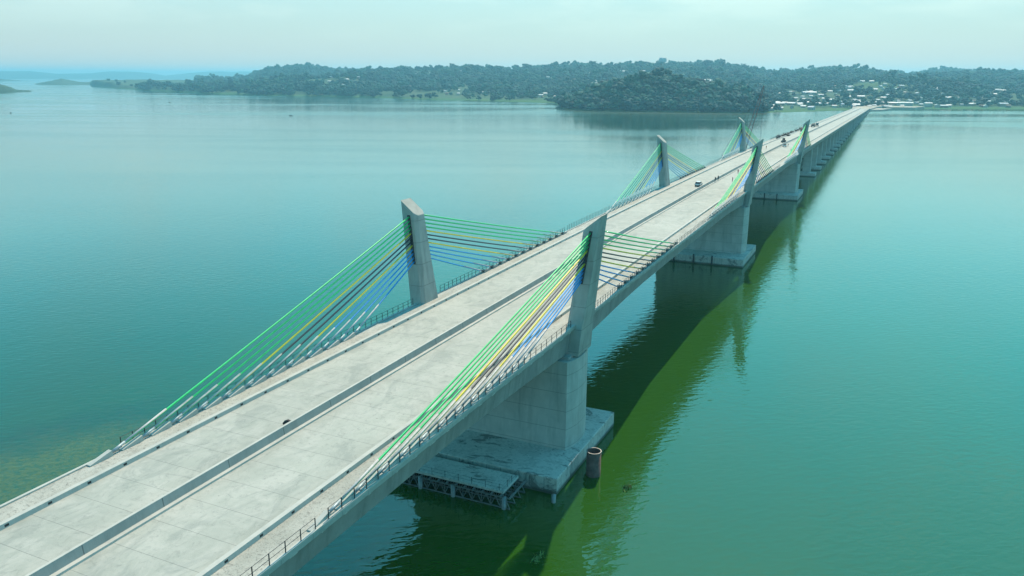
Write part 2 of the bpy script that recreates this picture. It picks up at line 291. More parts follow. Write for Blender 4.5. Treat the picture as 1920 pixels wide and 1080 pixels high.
# ------------------------------------------------------------------ piers under the pylons
ords = ['nearest', 'middle', 'farthest']
for i, c in enumerate(CY):
    cp = c-1.2
    P = thing('bridge_pier', ['nearest huge concrete wall pier on a wide footing beside the pile platform', 'middle wall pier under the second pair of pylons, dark patches on its footing', 'farthest of the three wall piers, footing partly behind the middle one'][i], 'bridge pier', (0, cp, 0), 0, 'wall piers of the main spans')
    top = zd(c)-5.1
    prof = [(-14.1, -4.2), (14.1, -4.2), (14.55, -3), (14.9, -1.4), (15.0, .6), (14.8, 2.6), (14.4, 4.2), (-14.4, 4.2), (-14.8, 2.6), (-15.0, .6), (-14.9, -1.4), (-14.55, -3)]
    MB().loft([[(x, y, 2.0) for x, y in prof], [(x, y, top) for x, y in prof]]).build('pier_wall', 'pier_concrete', P)
    MB().loft([[(-13.9, -3.1, top-.05), (13.9, -3.1, top-.05), (13.9, 3.1, top-.05), (-13.9, 3.1, top-.05)], [(-13.9, -3.1, top+.4), (13.9, -3.1, top+.4), (13.9, 3.1, top+.4), (-13.9, 3.1, top+.4)], [(-12.4, -3.1, top+.41), (12.4, -3.1, top+.41), (12.4, 3.1, top+.41), (-12.4, 3.1, top+.41)], [(-12.4, -3.1, zd(c)-3.2), (12.4, -3.1, zd(c)-3.2), (12.4, 3.1, zd(c)-3.2), (-12.4, 3.1, zd(c)-3.2)]]).build('pier_head', 'pier_concrete', P)
    f = MB().loft([[(-16.4, -13.4, -2.5), (16.4, -13.4, -2.5), (16.4, 13.4, -2.5), (-16.4, 13.4, -2.5)], [(-16.4, -13.4, 2.5), (16.4, -13.4, 2.5), (16.4, 13.4, 2.5), (-16.4, 13.4, 2.5)], [(-16.3, -13.3, 2.6), (16.3, -13.3, 2.6), (16.3, 13.3, 2.6), (-16.3, 13.3, 2.6)]]).build('footing', 'footing_formed', P)
    if i:
        for x in (-6, 0.5, 6.5): MB().box((x-.22, -13.75, -.8), (x+.22, -13.40, 3.1)).build('fender_post', 'dark_steel', f)
    # pylons of this line
    for s in (-1, 1):
        lab = {(0, -1): 'nearest pylon on the left edge of the deck, tall pale concrete blade with flag-coloured stays',
               (0, 1): 'nearest pylon on the right edge of the deck, leaning concrete blade in shade',
               (1, -1): 'second pylon along the left deck edge, behind the nearest left one',
               (1, 1): 'second pylon along the right deck edge, above the middle wall pier',
               (2, -1): 'farthest pylon on the left deck edge, beside the lattice crane boom',
               (2, 1): 'farthest pylon on the right deck edge, white sheeting heaped at its stay feet'}[(i, s)]
        PY = thing('bridge_pylon', lab, 'pylon', (0, c, 0), 0, 'pylons along the bridge edges')
        z0 = top+.28; zt = zd(c); secs = []
        def sec(t, zin, zout, w):   # t 0 deck .. 1 top ; closed octagon-like plan
            xi = 12.75+(14.55-12.75)*t; xo = 15.35+(17.45-15.35)*t; hy = w; cch = .55; co_ = .07
            pl = [(xi, -hy+cch), (xi+cch, -hy), (xo-co_, -hy), (xo, -hy+co_), (xo, hy-co_), (xo-co_, hy), (xi+cch, hy), (xi, hy-cch)]
            q = []
            for x, y in pl:
                f_ = (x-xi)/(xo-xi); q.append((s*x, y, zin+(zout-zin)*f_))
            return q if s > 0 else q[::-1]
        secs = [sec(-.20, z0, z0, 2.9), sec(-.02, zt-.3, zt-.3, 2.68), sec(0, zt, zt, 2.65), sec(.5, zt+7.3, zt+8.3, 2.0), sec(.97, zt+14.6, zt+16.9, 1.52), sec(1.0, zt+14.7, zt+17.05, 1.5)]
        MB().loft(secs).build('tower', 'pylon_concrete', PY)
        for sg in (-1, 1):
            MB().loft([[(s*(x+dx), sg*yy, z) for dx, yy in ((-.28, 1.2), (.28, 1.2), (.28, yo), (-.28, yo))] for x, z, yo in ((14.75, zt+6.6, 2.16), (15.92, zt+14.7, 1.62))]).build('slot_shade_panel', 'dark_steel', PY)  # raised dark panel: the shade of the anchor recess put into its colour
        cols = ['blue']*4+['yellow']+['black']*2+['yellow']+['green']*4
        for sg in (-1, 1):
            for k in range(12):
                ya = sg*(21+3.77*k); A = Vector((s*13.62, ya, zd(c+ya)+.35)); tt = k/11
                B = Vector((s*(14.80+1.05*tt), sg*(2.02-.48*tt), zt+7.0+7.4*tt)); d = (B-A).normalized(); Ln = (B-A).length
                ns = 14; pts = [A.lerp(B, q/ns)-Vector((0, 0, 1))*(.0045*Ln)*4*(q/ns)*(1-q/ns)*.6 for q in range(ns+1)]
                r_ = .122 if i == 0 else .12
                m = MB().tube(pts, r_, 8 if i == 0 else 5); cb = m.build('stay_cable', cols[k]+'_sheath', PY, True)
                cb['label'] = cols[k]+' stay cable'
                if sg < 0 or i == 0:
                    L2 = 7.6; MB().tube([A+d*.6, A+d*L2], r_+.004, 8 if i == 0 else 5).build('sleeve', 'white_sleeve', cb, True)
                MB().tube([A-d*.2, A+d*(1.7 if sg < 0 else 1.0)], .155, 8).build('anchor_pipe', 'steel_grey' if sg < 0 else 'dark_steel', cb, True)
                zz = zd(c+ya)
                w = .26; L = 2.7; h = .66; q = sg
                V = [(s*13.62-w, ya+q*L, zz+.0), (s*13.62+w, ya+q*L, zz+.0), (s*13.62+w, ya-q*.0, zz+.0), (s*13.62-w, ya, zz+.0),
                     (s*13.62-w, ya+q*L, zz+.12), (s*13.62+w, ya+q*L, zz+.12), (s*13.62+w, ya+q*.15, zz+h), (s*13.62-w, ya+q*.15, zz+h)]
                MB().add(V, [(3, 2, 1, 0), (4, 5, 6, 7), (0, 1, 5, 4), (1, 2, 6, 5), (2, 3, 7, 6), (3, 0, 4, 7)]).build('anchor_block', 'kerb_concrete' if sg < 0 else 'girder_concrete', cb)  # beyond the pylon, pipe and block go darker: shaded side put into colour

# approach piers
def approach(y, label):
    P = thing('approach_pier', label, 'bridge pier', (0, y, 0), 0, 'approach piers marching to the far shore')
    top = zd(y)-2.72
    for x in (-9.6, 9.6): MB().loft([[(x+a, b, z) for a, b in ((-2.4, -.9), (-2.0, -1.2), (2.0, -1.2), (2.4, -.9), (2.4, .9), (2.0, 1.2), (-2.0, 1.2), (-2.4, .9))] for z in (1.5, top-1.4)]).build('column', 'pier_concrete', P)
    MB().loft([[(a, -1.5, top-1.42), (b, -1.5, top-1.42), (b, 1.5, top-1.42), (a, 1.5, top-1.42)] if k == 0 else [(a-.8, -1.5, top), (b+.8, -1.5, top), (b+.8, 1.5, top), (a-.8, 1.5, top)] for k, (a, b) in enumerate([(-12.2, 12.2)]*2)]).build('cap_beam', 'pier_concrete', P)
    for x in (-9.2, 9.2): MB().box((x-6.0, -4.6, -2), (x+6.0, 4.6, 2.1)).build('footing', 'footing_concrete', P)
for y in (-101, -141, -181): approach(y, 'approach pier before the nearest pylons, hidden under the deck')
yy = 419; k = 0
while yy < 1500:
    OR = ['first', 'second', 'third', 'fourth', 'fifth', 'sixth', 'seventh', 'eighth', 'ninth', 'tenth', 'eleventh', 'twelfth', 'thirteenth', 'fourteenth']
    approach(yy, OR[k]+' approach pier in the row counted from the farthest pylons' if k < 14 else OR[max(0, 27-k)]+' approach pier in the row counted back from the far shore')
    yy += 40; k += 1

# ------------------------------------------------------------------ railings
def railing(x, y0, y1, step, label, h=1.15, rails=(1.12, .6), lean=0, jit=0):
    T = thing('safety_railing', label, 'railing', (x, y0, zd(y0)), 0, 'railings along the deck edges')
    n = int(round((y1-y0)/step)); pm = None
    for i in range(n+1):
        y = y0+i*step
        if pm is None: o = MB().box((-.035, -.035, 0), (.035, .035, h)).build('post', 'dark_steel', T); pm = o
        else: o = pm.copy(); C.objects.link(o); o.parent = T
        o.location = (0, y-y0, zd(y)-zd(y0)+.15); o.rotation_euler = (rnd.uniform(-jit, jit), rnd.uniform(-jit, jit), 0)
    for rz in rails:
        MB().tube([(0, y0+i*step-y0, zd(y0+i*step)-zd(y0)+rz+.15) for i in range(n+1)], .03, 4).build('rail', 'dark_steel', T)
railing(-14.02, -62, -5, 1.5, 'thin dark wire railing on the left edge before the nearest left pylon')
railing(-14.02, 4, 64, 1.5, 'thin dark railing on the left edge beyond the nearest left pylon')
railing(-14.02, 66, 98, 1.2, 'row of bare upright rods on the left edge between nearest and second left pylons', 1.5, (), 0, .05)
railing(-14.02, 100, 153, 1.5, 'dark railing on the left edge just before the second left pylon')
railing(-14.02, 164, 222, 1.5, 'dark railing on the left edge just beyond the second left pylon')
railing(-14.02, 228, 313, 2.5, 'dark railing on the left edge before the farthest left pylon')
railing(14.02, -100, -66, 1.9, 'pale grey pipe railing on the near right edge of the deck', 1.1, (1.08, .55))
railing(14.02, -64, -5, 1.9, 'dark railing on the right edge under the nearest right stay cables', 1.1, (1.08, .55))
railing(14.02, 3.5, 62, 1.3, 'closely spaced railing on the right edge beyond the nearest right pylon')
railing(14.02, 64, 153, 1.5, 'long railing on the right edge between nearest and second right pylons')
railing(14.02, 164, 240, 2.0, 'railing on the right edge beyond the second right pylon')
railing(-14.02, 420, 470, 2.0, 'far railing on the left edge beyond the farthest left pylon')

# ------------------------------------------------------------------ work platform on trusses, piles
T = thing('work_platform', 'concrete work platform carried on steel trusses beside the nearest pier footing', 'platform', (0, -19.4, 0))
MB().box((-15, -2.7, 2.2), (10.9, 2.5, 2.55)).build('platform_slab', 'footing_concrete', T)
for ty in (-2.9, -1.1, .7, 2.3):
    m = MB(); x0, x1 = -15, 12.0
    for z in (.15, 1.75): m.bar((x0, ty, z), (x1, ty, z), .16)
    n = 18
    for k in range(n):
        a = x0+(x1-x0)*k/n; b = x0+(x1-x0)*(k+1)/n; mid = (a+b)/2
        m.bar((a, ty, .15), (mid, ty, 1.75), .10); m.bar((mid, ty, 1.75), (b, ty, .15), .10); m.bar((a, ty, .15), (a, ty, 1.75), .10)
    m.build('truss', 'galvanised', T)
for x in np.arange(-14, 12.2, 1.45):
    m = MB(); m.bar((x, -3.3, 2.02), (x, 2.6, 2.02), .18, .28); m.build('cross_beam', 'galvanised', T)
for x in (-13.5, -8, -2.6, 2.9, 11.1):
    MB().tube([(x, -2.9, -3), (x, -2.9, 1.9)], .36, 12).build('support_pile', 'galvanised', T, True)
for x in np.arange(-14, 11, 2.2):
    MB().bar((x, -2.6, 2.5), (x, -2.6, 3.6), .05).build('post', 'dark_steel', T)
for y in (-1.2, .3, 1.8): MB().bar((10.8, y, 2.5), (10.8, y, 3.6), .05).build('post', 'dark_steel', T)
m = MB()
for z in (3.0, 3.5): m.bar((-14, -2.6, z), (10.8, -2.6, z), .02); m.bar((10.8, -2.6, z), (10.8, 2.2, z), .02)
m.build('guard_wire', 'dark_steel', T)
# small uprights along the footing edge
def ring(m, r0_, r1_, z0, z1, n=32):
    V = []; F = []
    for k in range(n):
        a = 2*math.pi*k/n
        for r_, z in ((r0_, z0), (r0_, z1), (r1_, z1), (r1_, z0)): V.append((r_*math.cos(a), r_*math.sin(a), z))
    for k in range(n):
        j = (k+1) % n
        for q in range(3): F.append((k*4+q, j*4+q, j*4+q+1, k*4+q+1))
    return m.add(V, F)
T = thing('steel_pile', 'wide rusty open-topped steel pile standing in the water by the nearest footing', 'pile', (19.15, -7.3, 0))
ring(MB(), 1.12, 1.04, -3, 4.0).build('pile_wall', 'rust_steel', T, True)
MB().tube([(0, 0, -2), (0, 0, .6)], 1.04, 24).build('pile_fill', 'rust_inside', T)
ring(MB(), 1.16, 1.03, 3.93, 4.03).build('rim', 'galvanised', T)
tag(MB().tube([(16.75, -17.6, -2), (16.75, -17.6, 1.2)], .34, 14).build('stub_pile', 'galvanised', None, True), 'small pale stub pile by the near corner of the footing', 'pile')
for (y, s) in ((-3, 1),):
    pass

# ------------------------------------------------------------------ crane
T = thing('lattice_crane', 'slender lattice boom crane rising behind the farthest left pylon', 'crane', (-26, 352, 0))
MB().loft([[(-9, -12, -.6), (7, -12, -.6), (7, 14, -.6), (-9, 14, -.6)], [(-9, -13, 1.3), (7, -13, 1.3), (7, 15, 1.3), (-9, 15, 1.3)]]).build('barge', 'rust_steel', T)
MB().box((-4, -3.2, 2.3), (3.4, 3.2, 5.0)).build('engine_house', 'machine_yellow', T)
MB().box((1.6, -3.3, 2.4), (3.7, -1.5, 5.4)).build('cab', 'car_glass', T)
for y in (-2.7, 2.7):
    MB().loft([[(x, y-.5, z) for x, z in ((-4, 1.5), (-3.4, 1.25), (3.4, 1.25), (4, 1.5), (4, 2.0), (3.4, 2.3), (-3.4, 2.3), (-4, 2.0))], [(x, y+.5, z) for x, z in ((-4, 1.5), (-3.4, 1.25), (3.4, 1.25), (4, 1.5), (4, 2.0), (3.4, 2.3), (-3.4, 2.3), (-4, 2.0))]]).build('crawler_track', 'rubber', T)
def lattice(m, a, b, w0, w1, n, r_):
    a = Vector(a); b = Vector(b); d = (b-a).normalized(); u = d.cross(Vector((0, 1, 0))).normalized(); t = u.cross(d)
    P = []
    for i in range(n+1):
        p = a.lerp(b, i/n); w = w0+(w1-w0)*i/n; w = w*min(1, .35+2.5*min(i, n-i)/n)
        P.append([p+u*sx*w/2+t*sy*w/2 for sx, sy in ((-1, -1), (1, -1), (1, 1), (-1, 1))])
    for i in range(n):
        for k in range(4):
            m.bar(P[i][k], P[i+1][k], r_); m.bar(P[i][k], P[i+1][(k+1) % 4], r_*.7)
lm = MB(); lattice(lm, (3, 0, 3.0), (15.2, -1, 55), 2.3, 1.5, 26, .17); lm.build('boom', 'crane_red', T)
lm = MB(); lm.tube([(-3, 0, 5), (-5, 0, 17), (15.2, -1, 55)], .06, 5).tube([(-5, 0, 17), (3, 0, 4)], .12, 5).tube([(15.4, -1, 55), (15.4, -1, 8)], .05, 4).tube([(15.9, -1, 55), (15.9, -1, 8)], .05, 4)
lm.build('hoist_rope', 'dark_steel', T)

# ------------------------------------------------------------------ vehicles
def wheel(T, x, y, r_, w=.24, z=None):
    z = r_ if z is None else z
    t = MB().tube([(x-w/2, y, z), (x+w/2, y, z)], r_, 18).build('wheel', 'rubber', T)
    MB().tube([(x-w/2-.01, y, z), (x+w/2+.01, y, z)], r_*.55, 12).build('rim', 'galvanised', t); return t
def extr(m, prof, x0, x1, mi=0, inset=0):   # prof (y,z)
    return m.loft([[(x0, y, z) for y, z in prof], [(x1, y, z) for y, z in prof]], mi)
T = thing('parked_car', 'white estate car stopped on the left carriageway beside the median barrier', 'car', (-3.3, 163, zd(163)+.004), 0)
extr(MB(), [(-2.3, .45), (-2.35, .85), (-2.2, 1.0), (1.0, 1.05), (2.15, .9), (2.3, .6), (2.25, .4), (-2.2, .35)][::-1], -.88, .88).build('body', 'car_white', T)
m = MB().loft([[(-.84, -2.2, 1.0), (.84, -2.2, 1.0), (.84, 1.15, 1.0), (-.84, 1.15, 1.0)], [(-.70, -1.75, 1.58), (.70, -1.75, 1.58), (.70, .25, 1.6), (-.70, .25, 1.6)]]); m.build('windows', 'car_glass', T)
MB().loft([[(-.72, -1.8, 1.57), (.72, -1.8, 1.57), (.72, .3, 1.59), (-.72, .3, 1.59)], [(-.66, -1.65, 1.66), (.66, -1.65, 1.66), (.66, .15, 1.67), (-.66, .15, 1.67)]]).build('roof', 'car_white', T)
for x in (-.8, .8):
    for y in (-1.4, 1.4): wheel(T, x, y, .34)
    MB().box((x-.15, -2.40, .65), (x+.15, -2.33, .82)).build('tail_light', 'machine_red', T)
MB().box((-.85, -2.42, .38), (.85, -2.3, .55)).build('bumper', 'rubber', T)
T = thing('pickup_truck', 'small dark pickup far off beside the median beyond the second pylons', 'pickup', (1.6, 361, zd(361)+.004), .2)
extr(MB(), [(-2.5, .5), (-2.5, 1.05), (2.2, 1.05), (2.5, .9), (2.5, .5)][::-1], -.88, .88).build('body', 'car_white', T)
MB().loft([[(-.8, -.5, 1.05), (.8, -.5, 1.05), (.8, 1.4, 1.05), (-.8, 1.4, 1.05)], [(-.68, -.4, 1.7), (.68, -.4, 1.7), (.68, .8, 1.7), (-.68, .8, 1.7)]]).build('cab', 'car_glass', T)
MB().box((-.75, -2.4, 1.0), (.75, -.6, 1.5)).build('load', 'tar_black', T)
for x in (-.8, .8):
    for y in (-1.5, 1.5): wheel(T, x, y, .38)
def truck(loc, rz, label, colm, load):
    T = thing('flatbed_truck', label, 'truck', loc, rz)
    MB().loft([[(-1.2, 2.2, .7), (1.2, 2.2, .7), (1.2, 4.4, .7), (-1.2, 4.4, .7)], [(-1.2, 2.2, 2.0), (1.2, 2.2, 2.0), (1.2, 4.4, 2.0), (-1.2, 4.4, 2.0)], [(-1.1, 2.3, 3.0), (1.1, 2.3, 3.0), (1.1, 4.0, 3.0), (-1.1, 4.0, 3.0)]]).build('cab', colm, T)
    MB().box((-1.0, 4.38, 2.0), (1.0, 4.45, 2.7)).build('windscreen', 'car_glass', T)
    MB().box((-1.1, -4.4, .95), (1.1, 2.1, 1.25)).build('chassis', 'dark_steel', T)
    if load == 'drum': MB().tube([(0, -4.2, 2.3), (0, -3, 2.5), (0, -.8, 2.4), (0, 1.6, 2.0)], [.6, 1.25, 1.3, .7], 16).build('mixer_drum', 'galvanised', T, True)
    else:
        m = MB().box((-1.25, -4.4, 1.25), (1.25, -4.3, 2.5)).box((-1.25, -4.3, 1.25), (-1.15, 2.0, 2.5)).box((1.15, -4.3, 1.25), (1.25, 2.0, 2.5)).box((-1.25, 2.0, 1.25), (1.25, 2.1, 2.8)); m.build('tipper_body', colm, T)
        MB().loft([[(-1.1, -4.2, 1.3), (1.1, -4.2, 1.3), (1.1, 1.9, 1.3), (-1.1, 1.9, 1.3)], [(-.9, -3.8, 2.6), (.9, -3.8, 2.6), (.9, 1.5, 2.7), (-.9, 1.5, 2.7)]]).build('load', 'hut_wall', T)
    for x in (-1.05, 1.05):
        for y in (-3.5, -2.3, 3.3): wheel(T, x, y, .52, .4)
truck((-7.6, 553, zd(553)), 0, 'red-brown tipper truck seen beside the farthest right pylon top', 'machine_red', 'tip')
truck((-7.4, 640, zd(640)), 0, 'dark lorry on the left carriageway just past the farthest right pylon top', 'dark_steel', 'tip')
truck((-5.4, 655, zd(655)), .1, 'concrete mixer truck nearest the median beyond the farthest right pylon', 'dark_steel', 'drum')
T = thing('wheel_loader', 'small dark loader on the left carriageway by the median, farther than the pickup', 'loader', (-3.2, 398, zd(398)), .3)
MB().box((-.9, -2.0, .6), (.9, .2, 1.7)).build('engine_cover', 'dark_steel', T); MB().box((-.7, .2, .8), (.7, 1.3, 2.7)).build('cab', 'car_glass', T)
MB().bar((-.6, 1.2, 1.2), (-.6, 3.0, .5), .2).bar((.6, 1.2, 1.2), (.6, 3.0, .5), .2).build('lift_arm', 'machine_yellow', T)
extr(MB(), [(2.9, .1), (3.8, .1), (3.6, .2), (3.1, .3), (3.0, .9), (2.85, .9)], -1.1, 1.1).build('bucket', 'dark_steel', T)
for x in (-.85, .85):
    for y in (-1.2, 1.2): wheel(T, x, y, .62, .4)

# stacks of formwork and scaffold along the left kerb, far
def scaffold(n):
    T = MB()
    w, l, h = rnd.uniform(1, 1.6), rnd.uniform(3, 6), rnd.uniform(.9, 2.4)
    for x in (-w/2, w/2):
        for y in np.linspace(-l/2, l/2, 4): T.bar((x, y, 0), (x, y, h), .14)
        for z in (.3, h-.1): T.bar((x, -l/2, z), (x, l/2, z), .14)
    T.box((-w/2, -l/2, h*.45), (w/2, l*.1, h*.62)); T.box((-w/2, l*.12, .1), (w*.4, l/2, h*.4))
    return T
def rack(y, x, label):
    T = thing('formwork_rack', label, 'formwork rack', (x, y, zd(y)+.03), rnd.uniform(-.2, .2), 'formwork racks along the far left kerb')
    scaffold(0).build('frame', 'dark_steel', T); MB().box((-.5, -1.2, .05), (.5, 1.4, rnd.uniform(.5, 1.2))).build('timber_stack', 'timber', T)
for k, y in enumerate((438, 452, 470, 478, 488, 499, 508, 519, 531, 542, 556, 566, 580)):
    rack(y, -12.1+rnd.uniform(-.6, .8), 'dark formwork rack in the row along the far left kerb')
rack(477, -9.6, 'formwork rack standing out from the far left row, inside the kerb')

# white sheeting at the farthest right pylon
m = MB(); ny = 26
g1 = [[(12.0+1.9*j/6, 296+i*.82, zd(296+i*.82)+.05+(1.0*math.sin(math.pi*(j+.4)/6.8)+rnd.uniform(-.22, .22))*(1 if 0 < i < ny-1 else .1)) for j in range(7)] for i in range(ny)]
V = [p for q in g1 for p in q]; F = [(i*7+j, (i+1)*7+j, (i+1)*7+j+1, i*7+j+1) for i in range(ny-1) for j in range(6)]
m.add(V, F); o = m.build('white_sheeting', 'white_tarp'); tag(o, 'heap of white sheeting covering the stay feet at the farthest right pylon', 'tarpaulin')
sm = o.modifiers.new('thick', 'SOLIDIFY'); sm.thickness = .06
# tar lump on the near deck, scraps
m = MB().tube([(-.55, 0, .12), (-.3, .1, .25), (0, .05, .34), (.35, -.05, .26), (.6, -.1, .1)], [.12, .26, .3, .24, .08], 9)
o = m.build('black_sack', 'tar_black', None, True); o.location = (-2.1, -50.2, zd(-50)+.0); o.rotation_euler = (0, 0, .6); tag(o, 'black sack lying on the near left carriageway against the median barrier', 'sack')
for (x, y, lab) in ((9.6, -33.9, 'small dark scrap of debris by the near right kerb'), (-11.9, -79.5, 'small dark scrap of debris on the near left walkway'), (-4.8, 62, 'small dark scrap left on the deck past the nearest pylons')):
    m = MB()
    for _ in range(6):
        a = rnd.uniform(-.3, .3); b = rnd.uniform(-.3, .3); m.bar((a, b, .03), (a+rnd.uniform(-.3, .3), b+rnd.uniform(-.3, .3), .1), .09, .06)
    o = m.build('debris', 'timber'); o.location = (x, y, zd(y)+.02); tag(o, lab, 'debris')

# ------------------------------------------------------------------ people
def person(x, y, z, rz, pose, top, label):
    if pose == 'crouch':
        J = {'pel': (0, 0, .48), 'che': (0, .22, .85), 'nec': (0, .34, 1.03), 'hed': (0, .38, 1.17), 'hd2': (0, .41, 1.27), 'sL': (-.19, .28, .95), 'eL': (-.22, .48, .72), 'hL': (-.17, .62, .48), 'sR': (.19, .28, .95), 'eR': (.22, .48, .72), 'hR': (.17, .62, .48),
             'lL': (-.1, 0, .46), 'kL': (-.16, .42, .50), 'aL': (-.14, .15, .09), 'tL': (-.15, .35, .04), 'lR': (.1, 0, .46), 'kR': (.16, .42, .50), 'aR': (.14, .15, .09), 'tR': (.15, .35, .04)}
    else:
        st = .0 if pose == 'stand' else .22
        J = {'pel': (0, 0, .95), 'che': (0, .02, 1.30), 'nec': (0, .01, 1.48), 'hed': (0, .03, 1.60), 'hd2': (0, .035, 1.70), 'sL': (-.20, 0, 1.41), 'eL': (-.27, -.04-st*.6, 1.14), 'hL': (-.26, .06-st, .90), 'sR': (.20, 0, 1.41), 'eR': (.27, -.02+st*.5, 1.14), 'hR': (.25, .10+st, .92),
             'lL': (-.10, 0, .90), 'kL': (-.11, .03+st, .50), 'aL': (-.11, st*1.1, .09), 'tL': (-.12, .16+st*1.1, .04), 'lR': (.10, 0, .90), 'kR': (.11, .03-st*.5, .50), 'aR': (.11, -st*1.3, .10), 'tR': (.12, .15-st*1.3, .04)}
    E = [('pel', 'che'), ('che', 'nec'), ('nec', 'hed'), ('hed', 'hd2'), ('che', 'sL'), ('sL', 'eL'), ('eL', 'hL'), ('che', 'sR'), ('sR', 'eR'), ('eR', 'hR'), ('pel', 'lL'), ('lL', 'kL'), ('kL', 'aL'), ('aL', 'tL'), ('pel', 'lR'), ('lR', 'kR'), ('kR', 'aR'), ('aR', 'tR')]
    RD = {'pel': .15, 'che': .16, 'nec': .06, 'hed': .095, 'hd2': .075, 's': .075, 'e': .05, 'h': .04, 'l': .10, 'k': .065, 'a': .045, 't': .04}
    ks = list(J); me = bpy.data.meshes.new('tmp'); me.from_pydata([J[k] for k in ks], [(ks.index(a), ks.index(b)) for a, b in E], [])
    o = bpy.data.objects.new('person', me); C.objects.link(o)
    mo = o.modifiers.new('s', 'SKIN'); me.skin_vertices or None
    if not me.skin_vertices:
        bm_layer = None
    for i, k in enumerate(ks):
        r_ = RD.get(k) or RD[k[0]]
        me.skin_vertices[0].data[i].radius = (r_, r_*(.75 if k in ('che', 'pel') else 1)); me.skin_vertices[0].data[i].use_root = (k == 'pel')
    o.modifiers.new('d', 'SUBSURF').levels = 1
    dg = bpy.context.evaluated_depsgraph_get(); nm = bpy.data.meshes.new_from_object(o.evaluated_get(dg)); nm.name = 'person'
    o.modifiers.clear(); o.data = nm; nm.materials.clear()
    for q in ('skin', top, 'cloth_dark'): nm.materials.append(MATS[q])
    zn = J['nec'][2]-.02; zp = J['pel'][2]
    for p in nm.polygons:
        c_ = p.center; p.use_smooth = True
        p.material_index = 0 if c_.z > zn else (1 if c_.z > zp and not (abs(c_.x) > .235 and c_.z < zp+.18) else 2)
    o.location = (x, y, z); o.rotation_euler = (0, 0, rz)
    return tag(o, label, 'person', 'people on the bridge deck')
try:
    person(-.3, 176.5, zd(176)+.2, .4, 'stand', 'cloth_dark', 'person in dark clothes standing on the median ledge near the white car')
    person(-.25, 181.5, zd(181)+.2, -.6, 'stand', 'cloth_dark', 'person standing on the median, just beyond the one nearest the car')
    person(5.0, 180.8, zd(181), 1.4, 'stand', 'cloth_red', 'person standing alone on the right carriageway by the second right pylon stays')
    person(6.0, 183, zd(183), 2.6, 'crouch', 'cloth_dark', 'person crouching on the right carriageway beside the green stays')
    person(2.4, 207.4, zd(207), 3.0, 'walk', 'cloth_red', 'person walking on the right carriageway beyond the crouching one')
    person(-5.5, 341, zd(341), 0, 'walk', 'cloth_orange', 'person in orange walking on the left carriageway near the second right pylon top')
    person(3.2, 363.5, zd(363), 1, 'stand', 'cloth_dark', 'person standing to the right of the small dark pickup')
    person(8.8, 327, zd(327), 2, 'stand', 'cloth_dark', 'person in dark clothes standing against the farthest right green stays')
    person(-4.0, 500, zd(500), 2, 'walk', 'cloth_orange', 'distant person in orange on the left carriageway near the formwork row')
    person(4.2, 430, zd(430), .5, 'stand', 'cloth_orange', 'distant person in orange just left of the farthest right pylon stays')
except Exception as e:
    print('PERSON FAIL', e)

# ------------------------------------------------------------------ boats and floating weed
def boat(x, y, rz, L, label, crew=True):
    T = thing('canoe', label, 'boat', (x, y, .02), rz, 'small boats on the lake'); n = 12; secs = []
    for i in range(n+1):
        t = i/n*2-1; w = .75*(1-abs(t)**2.6)*L/8+.03; zt_ = .55+.35*t*t
        secs.append([(-w, t*L/2, zt_), (-w*.7, t*L/2, -.2), (w*.7, t*L/2, -.2), (w, t*L/2, zt_), (w-.06, t*L/2, zt_), (w*.6, t*L/2, .1), (-w*.6, t*L/2, .1), (-w+.06, t*L/2, zt_)])
    MB().loft(secs).build('hull', 'boat_wood', T)
    if crew:
        for q in (-.6, .4): MB().box((-.6*L/8, q*L/3-.15, .35), (.6*L/8, q*L/3+.15, .42)).build('thwart', 'timber', T)
        m = MB()
        for q in (-.22, .08, .3): m.tube([(0, q*L, .1), (0, q*L, .7), (0, q*L+.03, 1.15), (0, q*L+.05, 1.35)], [.25, .3, .16, .12], 8)
        m.build('cargo', 'cloth_dark', T, True)
boat(-1191, 709, 1.2, 9, 'dark boat on open water at the far left of the photo'); boat(-770, 863, 1.3, 8.5, 'dark boat alone on the pale water left of centre')
boat(-1814, 1692, 1.5, 9, 'tiny boat close off the left shore'); boat(-1748, 1255, 1.0, 6, 'tiny boat in mid water left, the farthest left of the small specks', False); boat(-1392, 1203, 1.4, 7, 'tiny boat in mid water between the left shore and the pale water', False)
boat(-1112, 1597, 1.4, 9, 'tiny boat just off the middle of the far shore'); boat(-557, 1411, 0, 7, 'tiny boat at the tip of the wooded headland'); boat(98, 1371, .3, 6, 'tiny boat on the right, off the end of the bridge', False)
def weed(x, y, r_, n, label):
    m = MB()
    for _ in range(n):
        a = rnd.uniform(0, 6.28); q = r_*abs(rnd.gauss(0, .45)); px, py = x+q*math.cos(a)*.6, y+q*math.sin(a)*1.3; h = rnd.uniform(.08, .5); b = rnd.uniform(0, 6.28); w = rnd.uniform(.05, .16)
        m.add([(px-w*math.sin(b), py+w*math.cos(b), -.02), (px+w*math.sin(b), py-w*math.cos(b), -.02), (px+h*.8*math.cos(b)+w*.3, py+h*.8*math.sin(b), h), (px+h*.8*math.cos(b), py+h*.8*math.sin(b)+w*.3, h)], [(0, 1, 2, 3)])
    return tag(m.build('floating_weed', 'weed_green'), label, 'water plant')
weed(25.1, -9, 1.1, 190, 'clump of pale green weed floating right of the rusty pile')
weed(20.2, -31.5, 1.5, 80, 'loose pale weed floating below the shaded platform at the bottom edge')

# ------------------------------------------------------------------ water
g = G('lake_water')
x, y, z = g.xyz()[:3]
body = g.noise(g.map(g.pos, (.010, .004, 1), (0, 0, .3)), 1, 4, .55, .4)
c = g.mix(g.mr(body, .35, .65), (.016, .072, .008), (.024, .090, .006))
far = g.mr(x, -20, -90); c = g.mix(g.math('MULTIPLY', far, .75), c, (.004, .046, .018))
